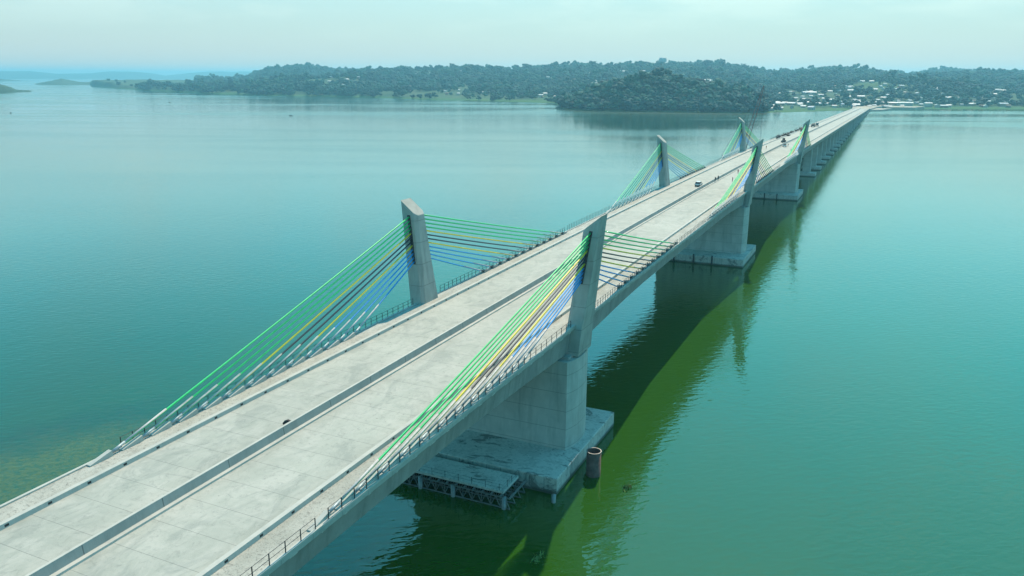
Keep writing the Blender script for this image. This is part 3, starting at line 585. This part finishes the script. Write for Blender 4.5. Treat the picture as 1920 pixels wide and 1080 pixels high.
# weed bed under shallow water, left of the near end of the bridge
dx = g.math('DIVIDE', g.math('ADD', x, 50), 26); dy = g.math('DIVIDE', g.math('ADD', y, 54), 40)
rad = g.math('ADD', g.math('MULTIPLY', dx, dx), g.math('MULTIPLY', dy, dy))
wn = g.noise(g.pos, .16, 6, .65, .5); wf = g.noise(g.pos, 1.1, 7, .75)
bed = g.math('MULTIPLY', g.mr(g.math('ADD', rad, g.math('MULTIPLY', g.math('SUBTRACT', wn, .5), 1.6)), 1.5, .5), g.mr(wf, .38, .52, .25, 1))
c = g.mix(g.math('MULTIPLY', bed, .9), c, g.mix(g.math('MULTIPLY', g.mr(g.math('ADD', rad, wn), 1.45, .85), g.mr(wf, .34, .58, .45, 1)), (.008, .026, .010), (.075, .095, .003)))
g.l(c, g.p.inputs['Base Color']); g.p.inputs['IOR'].default_value = 1.7
pat = g.noise(g.map(g.map(g.pos, (1, 1, 1), (0, 0, -.43)), (.0009, .0060, 1)), 1, 6, .6, .6); pt = g.mr(pat, .42, .62)
g.l(g.math('ADD', g.math('ADD', g.mr(pat, .46, .58, .008, .035), g.math('MULTIPLY', g.mr(pat, .46, .58), g.mr(y, 60, 600, 0, .10))), g.mr(y, 700, 1350, 0, .06)), g.p.inputs['Roughness'])
w1 = g.noise(g.map(g.map(g.pos, (1, 1, 1), (0, 0, -.7)), (.42, .95, 1)), 1.0, 2, .45, .5); w2 = g.noise(g.map(g.pos, (1, .5, 1), (0, 0, .9)), .28, 3, .5)
hgt = g.math('ADD', g.math('MULTIPLY', w1, .55), g.math('MULTIPLY', w2, .30))
bn = g.bump(hgt, 1.0, .125); g.l(g.mr(pat, .42, .60, .55, 1.0), bn.inputs['Strength'])
nseg = 40; ex = np.concatenate([-np.geomspace(200, 16500, 20)[::-1], [0], np.geomspace(200, 16500, 20)])
m = MB(); V = [(a, b, 0) for b in ex for a in ex]; k = len(ex)
m.add(V, [(j*k+i, j*k+i+1, (j+1)*k+i+1, (j+1)*k+i) for j in range(k-1) for i in range(k-1)])
m.build('water', 'lake_water', None, False, 'structure')

# ------------------------------------------------------------------ land
CX, CYY = CAM.x, CAM.y
def hashn(ix, iy, s): return np.modf(np.abs(np.sin(ix*127.1+iy*311.7+s*74.7)*43758.5453))[0]
def vnoise(x, y, s=0):
    ix = np.floor(x); iy = np.floor(y); fx = x-ix; fy = y-iy; fx = fx*fx*(3-2*fx); fy = fy*fy*(3-2*fy)
    a = hashn(ix, iy, s); b = hashn(ix+1, iy, s); c_ = hashn(ix, iy+1, s); d = hashn(ix+1, iy+1, s)
    return (a*(1-fx)+b*fx)*(1-fy)+(c_*(1-fx)+d*fx)*fy
def fbm(x, y, o=4, s=0):
    r_ = 0; a = .5
    for i in range(o): r_ = r_+a*vnoise(x*2**i, y*2**i, s+i); a *= .5
    return r_/(1-.5**o)
SH = [(-75, 9000), (-53, 9000), (-52.0, 4700), (-51.8, 4435), (-50.6, 3900), (-49.4, 3522), (-45.65, 2896), (-41.65, 2578), (-37.5, 2442), (-34.6, 2325), (-31, 2124), (-28.7, 2085), (-25, 1972), (-22.3, 1885), (-21.7, 1760), (-21.5, 1562), (-19.8, 1473), (-17.6, 1464), (-12.5, 1458), (-9, 1448), (-8.0, 1500), (-6.6, 1521), (-3.65, 1638), (-1.1, 1768), (.7, 1836), (3.1, 1890), (7, 1957), (14, 2050), (30, 2400)]
def K(az, l): return np.interp(az, [a for a, _ in l], [b for _, b in l])
BACK = [(-47, 10), (-43, 18), (-39.5, 33), (-36.7, 54), (-34.5, 69), (-32.4, 74), (-29.1, 79), (-27.2, 76), (-25, 72), (-22.5, 84), (-19.5, 91), (-17.7, 90), (-14.6, 97), (-12.3, 97), (-10.6, 90), (-9.2, 80), (-7.8, 67), (-5.8, 71), (-4.2, 80), (-2, 75), (.5, 61), (3.4, 61), (6.7, 62), (16, 70), (30, 60)]
LEFT = [(-46, 5), (-43.6, 22), (-42.9, 33), (-42.2, 62), (-40.9, 77), (-39.5, 90), (-38.1, 84), (-37.4, 76), (-36, 61), (-34.6, 51), (-32, 30)]
RIGHT = [(-1.5, 30), (0, 55), (1.1, 63), (1.8, 79), (2.8, 86), (4.2, 86), (5.4, 77), (6.2, 74), (8, 77), (14, 90), (30, 70)]
MIDL = [(-46, 2), (-43.6, 6), (-42.6, 18), (-41.6, 27), (-40.2, 39), (-38.8, 49), (-36.7, 52), (-34.6, 43), (-32.4, 30), (-30, 18)]
MIDR = [(-9, 12), (-6.4, 28), (-3.8, 41), (-2.3, 52), (-1, 55), (.5, 48), (2, 51), (3.5, 44), (4.4, 33), (6.9, 22), (14, 25), (20, 10)]
HEAD = [(-21.9, -4), (-21.6, 0), (-20.9, 4), (-20.2, 12), (-18.75, 30), (-16.9, 43), (-15.1, 50), (-13.7, 48), (-12.6, 43), (-11.6, 33), (-10.8, 27), (-10.1, 28), (-9.1, 19), (-8.2, 5), (-7.3, -3)]
PEN = [(-52.3, 0), (-51.8, 7), (-50.9, 10), (-49.7, 10), (-48.6, 18), (-48.1, 14), (-46.6, 14), (-45.2, 22), (-44.7, 28), (-43.9, 25), (-43.3, 20), (-41, 10)]
def terrain(az, d):
    sh = K(az, SH); x = CX+d*np.sin(np.radians(az)); y = CYY+d*np.cos(np.radians(az))
    n1 = fbm(x/260, y/260, 5, 3); n2 = fbm(x/70, y/70, 4, 9)
    sh = sh+(n1-.5)*60*np.clip((sh-1400)/1000, .15, 1)
    s = np.clip((d-sh)/(3300-sh), 0, None); base = K(az, BACK)*np.where(s < 1, np.clip(s, 0, 1)**1.25, np.exp(-((d-3300)/1500)**2))
    def rg(l, dd, w): return K(az, l)*np.exp(-((d-dd)/w)**2)
    h = np.maximum.reduce([base, rg(LEFT, 4300, 600)*(d > 3000), rg(RIGHT, 4600, 800), rg(MIDL, 2900, 260), rg(MIDR, 2500, 330), rg(HEAD, 1590, 95), rg(PEN, 3350, 420)])
    land = d-sh; t = np.clip(land/25, 0, 1)
    h = np.where(land > 0, 1.2*t+h*np.clip(land/70, 0, 1)+(n1-.5)*26*np.clip(land/500, 0, 1)+(n2-.5)*6*np.clip(land/150, 0, 1), -2+land*.03)
    return x, y, np.maximum(h, np.where(land > 0, .4*t, -6)), land
AZs = np.linspace(-56, 24, 900); Ds = np.concatenate([np.linspace(1380, 2200, 110), np.linspace(2215, 3400, 90), np.linspace(3430, 6000, 60)])
A2, D2 = np.meshgrid(AZs, Ds, indexing='ij'); X, Y, Z, LD = terrain(A2, D2)
Z = np.clip(Z, -4, None)
def gridmesh(name, X, Y, Z, mat, kind):
    na, nd = X.shape; V = np.stack([X, Y, Z], -1).reshape(-1, 3)
    i, j = np.meshgrid(np.arange(na-1), np.arange(nd-1), indexing='ij'); b = (i*nd+j).ravel()
    F = np.stack([b, b+1, b+nd+1, b+nd], -1)
    keep = (Z.reshape(-1)[F] > -3.9).any(1); F = F[keep]
    me = bpy.data.meshes.new(name); me.from_pydata(V.tolist(), [], F.tolist()); me.materials.append(MATS[mat]); me.polygons.foreach_set('use_smooth', [True]*len(F)); me.update()
    o = bpy.data.objects.new(name, me); C.objects.link(o); o['kind'] = kind; return o
g = G('land_cover')
n1 = g.noise(g.pos, .006, 7, .65, .4); n2 = g.noise(g.pos, .035, 6, .7); n3 = g.noise(g.pos, .0022, 4, .5)
c = g.mix(g.mr(n1, .35, .65), (.025, .065, .045), (.08, .13, .065)); c = g.mix(g.mr(n2, .52, .7, 0, .7), c, (.17, .15, .10)); c = g.mix(g.mr(n3, .55, .62, 0, .6), c, (.07, .13, .045))
x, y, z = g.xyz()[:3]; c = g.mix(g.mr(z, 6, 1, 0, .7), c, (.06, .16, .05))
g.set(c, .95, spec=.1)
gridmesh('terrain', X, Y, Z, 'land_cover', 'structure')
g = G('far_hill_cover'); n1 = g.noise(g.pos, .004, 6, .65); g.set(g.mix(g.mr(n1, .3, .7), (.03, .065, .03), (.09, .12, .06)), .95, spec=.1)
def ridge(name, knots, d, w, amp):
    az = np.linspace(knots[0][0], knots[-1][0], 260); dd = np.linspace(d-w, d+w, 24); a, q = np.meshgrid(az, dd, indexing='ij')
    x = CX+q*np.sin(np.radians(a)); y = CYY+q*np.cos(np.radians(a)); u = (q-d)/w
    h = K(a, knots)*np.clip(1-u*u, 0, 1)**.8*(.82+.36*fbm(x/(w*.16), y/(w*.16), 5, 5))+(fbm(x/(w*.04), y/(w*.04), 3, 8)-.5)*amp*(1-u*u)-1.0
    gridmesh(name, x, y, np.clip(h, -3.8, None), 'far_hill_cover', 'structure')
ridge('hills', [(-68, 60), (-61.8, 74), (-56.8, 90), (-55.2, 93), (-53.8, 66), (-52, 68), (-51.1, 98), (-49.9, 100), (-48.4, 72), (-47.8, 41), (-46.8, 72), (-44.9, 108), (-42.9, 112), (-40.9, 83), (-36, 50), (-30, 20)], 14000, 1500, 8)
ridge('island', [(-55.1, 0), (-54.5, 15), (-53.95, 26), (-53.66, 32), (-53.38, 26), (-52.7, 13), (-51.2, 9), (-48.1, 9), (-46, 0)], 5650, 350, 10)
ridge('island', [(-62, 30), (-58.4, 38), (-56.9, 24), (-56.6, 20), (-56.3, 12), (-56.1, 5), (-55.5, 2), (-55.3, 0)], 3350, 150, 9)
ridge('island', [(-60, 18), (-57.2, 22), (-56.6, 14), (-55.9, 3), (-55.4, 0)], 8200, 300, 8)
ridge('island', [(-49.9, 0), (-49.5, 9), (-49.0, 12), (-48.6, 8), (-48.3, 0)], 9000, 200, 6)

# ------------------------------------------------------------------ houses
def house_proto(roofm, wallm, L, Wd, H):
    T = thing('house', 'x', 'house', (0, 0, -500))
    MB().box((-L/2, -Wd/2, -4), (L/2, Wd/2, H)).build('walls', wallm, T)
    e = .6; MB().loft([[(sx*(L/2+e), -Wd/2-e, H-.1), (sx*(L/2+e), 0, H+Wd*.24), (sx*(L/2+e), Wd/2+e, H-.1), (sx*(L/2+e), Wd/2+e, H-.25), (sx*(L/2+e), -Wd/2-e, H-.25)] for sx in (-1, 1)]).build('roof', roofm, T)
    return T
HP = [house_proto('roof_white', 'plaster', 11, 7, 2.8), house_proto('roof_grey', 'plaster', 9, 6.5, 2.7), house_proto('roof_rust', 'hut_wall', 9, 6, 2.6), house_proto('roof_blue', 'plaster', 10, 7, 2.8), house_proto('roof_white', 'hut_wall', 17, 9, 3.4)]
HXY = []
HN = ['white-roofed', 'grey-roofed', 'rusty-roofed', 'bluish-roofed', 'long white-roofed']; hused = set()
def put_house(az, d, k, zone, sc=1):
    x, y, z, ld = [float(v) for v in terrain(np.array([az]), np.array([d]))[:4]]
    if ld < 15: return
    z += 1.5*sc; HXY.append((x, y, d))
    lab = HN[k]+' house '+zone; grp = HN[k]+' houses '+zone
    rz = rnd.choice((0, 1.57, .4, -.5, .8))+rnd.uniform(-.2, .2)
    if k in hused: dup(HP[k], (x, y, z), rz, lab, sc, grp)
    else: hused.add(k); o = HP[k]; o.location = (x, y, z); o.rotation_euler = (0, 0, rz); o.scale = (sc,)*3; o['label'] = lab; o['group'] = grp
def pickk(w=(34, 24, 14, 12, 16)): return rnd.choices(range(5), w)[0]
for _ in range(104):
    az = rnd.uniform(-7.6, -.5); put_house(az, float(K(az, SH))+30+720*rnd.random()**1.2, pickk(), 'in the town left of the far bridge end', rnd.uniform(.7, 1.15))
for _ in range(74):
    az = rnd.uniform(-1, 6.3); put_house(az, float(K(az, SH))+25+560*rnd.random()**1.2, pickk(), 'in the town right of the far bridge end', rnd.uniform(.7, 1.15))
for _ in range(62):
    az = rnd.uniform(-33, -20.5); put_house(az, float(K(az, SH))+rnd.uniform(120, 1150), pickk((25, 25, 25, 10, 5)), 'scattered on the slope left of the headland', rnd.uniform(.7, 1.15))
for _ in range(34):
    az = rnd.uniform(-20, -8); put_house(az, rnd.uniform(2300, 3000), pickk(), 'on the hillside above the headland', rnd.uniform(1, 1.7))
for _ in range(16):
    az = rnd.uniform(-46, -33); put_house(az, float(K(az, SH))+rnd.uniform(60, 500), pickk(), 'on the left part of the far shore', rnd.uniform(.9, 1.5))
# tree prototypes (not linked on their own)
def crown_mesh(name, seed, n=46, leaf=110, tall=1.0, lump=(.05, .15)):
    r_ = random.Random(seed); m = MB()
    t = (1+5**.5)/2; iv = [(-1, t, 0), (1, t, 0), (-1, -t, 0), (1, -t, 0), (0, -1, t), (0, 1, t), (0, -1, -t), (0, 1, -t), (t, 0, -1), (t, 0, 1), (-t, 0, -1), (-t, 0, 1)]
    fi = [(0, 11, 5), (0, 5, 1), (0, 1, 7), (0, 7, 10), (0, 10, 11), (1, 5, 9), (5, 11, 4), (11, 10, 2), (10, 7, 6), (7, 1, 8), (3, 9, 4), (3, 4, 2), (3, 2, 6), (3, 6, 8), (3, 8, 9), (4, 9, 5), (2, 4, 11), (6, 2, 10), (8, 6, 7), (9, 8, 1)]
    for _ in range(n):
        a = r_.uniform(0, 6.28); q = r_.uniform(0, .5)**.6*.62; z = r_.uniform(.30, .93)*tall; q *= 1.25-.75*abs(z/tall-.6); s = r_.uniform(*lump)
        px, py = q*math.cos(a), q*math.sin(a); m.add([(px+v[0]*s*.6*r_.uniform(.7, 1.3), py+v[1]*s*.6*r_.uniform(.7, 1.3), z+v[2]*s*.45*r_.uniform(.7, 1.3)) for v in iv], fi)
    for _ in range(leaf):
        a = r_.uniform(0, 6.28); q = r_.uniform(.2, .62); z = r_.uniform(.25, 1.0)*tall; q *= 1.25-.75*abs(z/tall-.6); px, py = q*math.cos(a), q*math.sin(a); s = .05
        m.add([(px+r_.uniform(-s, s), py+r_.uniform(-s, s), z+r_.uniform(-s, s)) for _ in range(3)], [(0, 1, 2)])
    return m
protos = bpy.data.collections.new('tree_protos')
for k in range(6):
    m = crown_mesh('p', k+11, 11, 14, (1.0, .8, 1.2, .7, .95, 1.05)[k], (.16, .27)); m.tube([(0, 0, -.3), (0, 0, .5)], [.04, .02], 5)
    me = bpy.data.meshes.new('wood_clump'); me.from_pydata(m.v, [], m.f); me.materials.append(MATS['leaf_dark' if k % 2 else 'leaf_mid']); me.update()
    protos.objects.link(bpy.data.objects.new('wood_clump', me))
rs = np.random.RandomState(5)
def sample_pts(n, az0, az1, d0, d1, dens):
    az = rs.uniform(az0, az1, n); d = np.sqrt(rs.uniform(d0*d0, d1*d1, n)); x, y, z, ld = terrain(az, d); f = dens(az, d, x, y, z, ld)
    k = (ld > 4) & (rs.uniform(0, 1, n) < f) & (z > .5); return np.stack([x, y, z], -1)[k]
def headmask(az, d): return (az > -21.8) & (az < -7.6) & (d < 1790)
def dens(az, d, x, y, z, ld):
    n = fbm(x/120, y/120, 4, 21); f = np.clip((n-.43)*5, .06, .9)
    f = np.where(headmask(az, d), .35, f)
    f = np.where((az > -34) & (az < -22) & (ld < 230), f*.18, f)             # open grassy bank
    f = np.where((az > -6.5) & (ld < 60), 0, f)
    f = np.where((az > -7.5) & (ld < 700), f*.62, f)
    r_ = np.abs((d-K(az, [(-30, 2700), (0, 2500)]))); return f
pts = np.concatenate([sample_pts(2600, -21.8, -7.6, 1440, 1760, lambda *a: np.where(headmask(a[0], a[1]), 1., 0.)),
                      sample_pts(42000, -52, 12, 1450, 3000, dens), sample_pts(20000, -50, 12, 2900, 3600, dens),
                      sample_pts(26000, -46, 14, 3700, 5000, lambda *a: np.clip((fbm(a[2]/150, a[3]/150, 3, 30)-.3)*5, .3, 1))])
hx = np.array(HXY); keep = np.ones(len(pts), bool); vd = np.hypot(pts[:, 0]-CX, pts[:, 1]-CYY); va = np.arctan2(pts[:, 0]-CX, pts[:, 1]-CYY)
for a_, b_, d_ in HXY:
    ha = math.atan2(a_-CX, b_-CYY); keep &= ~((np.abs(va-ha)*d_ < 9) & (vd-d_ < 10) & (vd-d_ > -42))
pts = pts[keep]
def scatter(name, pts, smin, smax):
    me = bpy.data.meshes.new(name); me.from_pydata(pts.tolist(), [], [])
    n = len(pts); at = me.attributes.new('sc', 'FLOAT', 'POINT'); dd = np.hypot(pts[:, 0]-CX, pts[:, 1]-CYY)
    sc = rs.uniform(smin, smax, n)*np.interp(dd, [1450, 2000, 3600], [1.2, 1.0, 1.3])*np.where(rs.uniform(0, 1, n) < .08, 1.6, 1); at.data.foreach_set('value', sc.astype(np.float32))
    at = me.attributes.new('rz', 'FLOAT', 'POINT'); at.data.foreach_set('value', rs.uniform(0, 6.28, n).astype(np.float32))
    o = bpy.data.objects.new(name, me); C.objects.link(o)
    ng = bpy.data.node_groups.new(name, 'GeometryNodeTree'); ng.interface.new_socket('Geometry', in_out='INPUT', socket_type='NodeSocketGeometry'); ng.interface.new_socket('Geometry', in_out='OUTPUT', socket_type='NodeSocketGeometry')
    gi = ng.nodes.new('NodeGroupInput'); go = ng.nodes.new('NodeGroupOutput'); ip = ng.nodes.new('GeometryNodeInstanceOnPoints'); ci = ng.nodes.new('GeometryNodeCollectionInfo')
    ci.inputs[0].default_value = protos; ci.inputs['Separate Children'].default_value = True; ci.inputs['Reset Children'].default_value = True
    a1 = ng.nodes.new('GeometryNodeInputNamedAttribute'); a1.data_type = 'FLOAT'; a1.inputs[0].default_value = 'sc'; a2 = ng.nodes.new('GeometryNodeInputNamedAttribute'); a2.data_type = 'FLOAT'; a2.inputs[0].default_value = 'rz'
    cx = ng.nodes.new('ShaderNodeCombineXYZ'); L = ng.links.new
    L(gi.outputs[0], ip.inputs['Points']); L(ci.outputs[0], ip.inputs['Instance']); ip.inputs['Pick Instance'].default_value = True
    L(a1.outputs[0], ip.inputs['Scale']); L(a2.outputs[0], cx.inputs[2]); L(cx.outputs[0], ip.inputs['Rotation']); L(ip.outputs[0], go.inputs[0])
    md = o.modifiers.new('scatter', 'NODES'); md.node_group = ng; o['kind'] = 'stuff'; o['label'] = 'dense woodland covering the far shore hills'; o['category'] = 'woodland'
    return o
scatter('woodland', pts, 8, 14)

# individual trees that stand out
def tree_proto(seed, mat, tall, n=70, leaf=420):
    T = thing('tree', 'x', 'tree', (0, 0, -500))
    crown_mesh('c', seed, n, leaf, tall).build('crown', mat, T)
    m = MB().tube([(0, 0, -.06), (.01, 0, .25), (0, .01, .5*tall)], [.045, .032, .018], 7)
    for k in range(5):
        a = k*1.3; m.tube([(0, 0, .28*tall+.04*k), (.28*math.cos(a), .28*math.sin(a), .55*tall+.05*k)], [.018, .008], 5)
    m.build('trunk', 'bark', T); return T
TP = [tree_proto(101, 'leaf_dark', 1.0), tree_proto(102, 'leaf_mid', .85), tree_proto(103, 'leaf_dark', 1.35, 50, 380), tree_proto(104, 'leaf_mid', 1.1)]
used = set()
def put_tree(az, d, s, label, group, kind=None):
    x, y, z, ld = [float(v) for v in terrain(np.array([az]), np.array([d]))[:4]]
    k = rnd.randrange(4) if kind is None else kind
    if k in used: o = dup(TP[k], (x, y, z-.3), rnd.uniform(0, 6), label, s, group)
    else: used.add(k); o = TP[k]; o.location = (x, y, z-.3); o.rotation_euler = (0, 0, rnd.uniform(0, 6)); o.scale = (s, s, s); o['label'] = label; o['group'] = group
for k in range(62):
    az = -21.4+13.3*k/61+rnd.uniform(-.08, .08); d = float(K(az, SH))+rnd.uniform(14, 50)
    put_tree(az, d, rnd.uniform(8, 14), 'leafy tree at the waterline of the dark wooded headland', 'waterline trees of the headland')
for k in range(70):
    az = -37+38*k/69+rnd.uniform(-.15, .15); put_tree(az, 3270+rnd.uniform(-40, 40), rnd.uniform(12, 21), 'tree standing up against the sky on the long far ridge', 'skyline trees on the far ridge')
for az, s in ((-19.5, 34), (-16.0, 27), (-27.2, 24), (-31.5, 22), (-11.9, 27), (-9.3, 24)):
    put_tree(az, 3255, s, {-19.5: 'biggest rounded tree crown on the skyline, above the wooded headland', -16.0: 'broad tree on the skyline just left of the square tower', -27.2: 'tall tree on the skyline left of the wooded headland', -31.5: 'tall tree on the skyline at the left part of the long ridge', -11.9: 'broad tree crown on the skyline right of the square tower', -9.3: 'last tall tree at the right end of the high ridge'}[az], 'skyline trees on the far ridge', 0)
for k in range(34):
    az = -51+9*k/33+rnd.uniform(-.1, .1); put_tree(az, float(K(az, SH))+rnd.uniform(40, 260), rnd.uniform(10, 18), 'tree on the low peninsula at the left', 'trees on the left peninsula')

x, y, z, _l = [float(v) for v in terrain(np.array([-14.75]), np.array([3290]))]
T = thing('water_tower', 'square tower block standing above the trees on the skyline', 'tower', (x, y, z))
MB().box((-9, -7, -4), (9, 7, 18)).build('base', 'hut_wall', T); MB().box((-13, -10, 18.01), (13, 10, 30)).build('tank', 'roof_grey', T); MB().box((-11, -8, 30.01), (-2, 8, 33)).box((3, -8, 30.01), (10, 8, 32)).build('parapet', 'roof_grey', T)

# landing: embankment, road and yard at the far end
def sheet(name, pts, mat, thick, z, kind='structure'):
    n = len(pts); return MB().loft([[(a, b, z-thick) for a, b in pts], [(a, b, z) for a, b in pts]]).build(name, mat, None, False, kind)
ze = zd(YEND)
sheet('embankment', [(-16, YEND-.5), (16, YEND-.5), (24, YEND+120), (60, YEND+300), (20, YEND+330), (-20, YEND+140)], 'dirt_road', 8, ze-.25)
sheet('road', [(-11, YEND+.1), (11, YEND+.1), (14, YEND+110), (44, YEND+280), (30, YEND+290), (-6, YEND+120)], 'sand', .1, ze-.05)
sheet('yard', [(40, 1668), (92, 1682), (112, 1760), (55, 1752)], 'sand', 9, 4.2)
sheet('yard', [(16, 1540), (34, 1560), (52, 1640), (20, 1655)], 'dirt_road', 9, 2.6)
def shed(x, y, z, L, Wd, H, label, rz=0):
    T = thing('shed', label, 'shed', (x, y, z), rz); MB().box((-L/2, -Wd/2, -3), (L/2, Wd/2, H)).build('walls', 'plaster', T)
    MB().loft([[(sx*L/2*1.03, -Wd/2-.5, H), (sx*L/2*1.03, 0, H+1.6), (sx*L/2*1.03, Wd/2+.5, H), (sx*L/2*1.03, 0, H-.1)] for sx in (-1, 1)]).build('roof', 'roof_white', T)
shed(-12, 1760, 5, 34, 12, 5, 'long pale shed straight beyond the end of the bridge', .1); shed(30, 1790, 5, 26, 11, 5, 'pale shed behind the bridge end, right of the long one', -.1)
shed(75, 1800, 5, 30, 12, 5, 'pale shed behind the construction yard'); shed(118, 1795, 4, 15, 10, 6, 'tall white gabled shed right of the construction yard', .3)

# ------------------------------------------------------------------ haze
g = G('haze_air'); g.t.nodes.remove(g.p); pv = N(g.t, 'ShaderNodeVolumePrincipled'); pv.inputs['Color'].default_value = (.32, .78, 1.0, 1)
pv.inputs['Density'].default_value = 1.3e-4; pv.inputs['Anisotropy'].default_value = .35; g.l(pv.outputs[0], g.o.inputs['Volume'])
MB().box((-16800, -16800, -7), (16800, 16800, 136)).build('haze', 'haze_air', None, False, 'stuff')
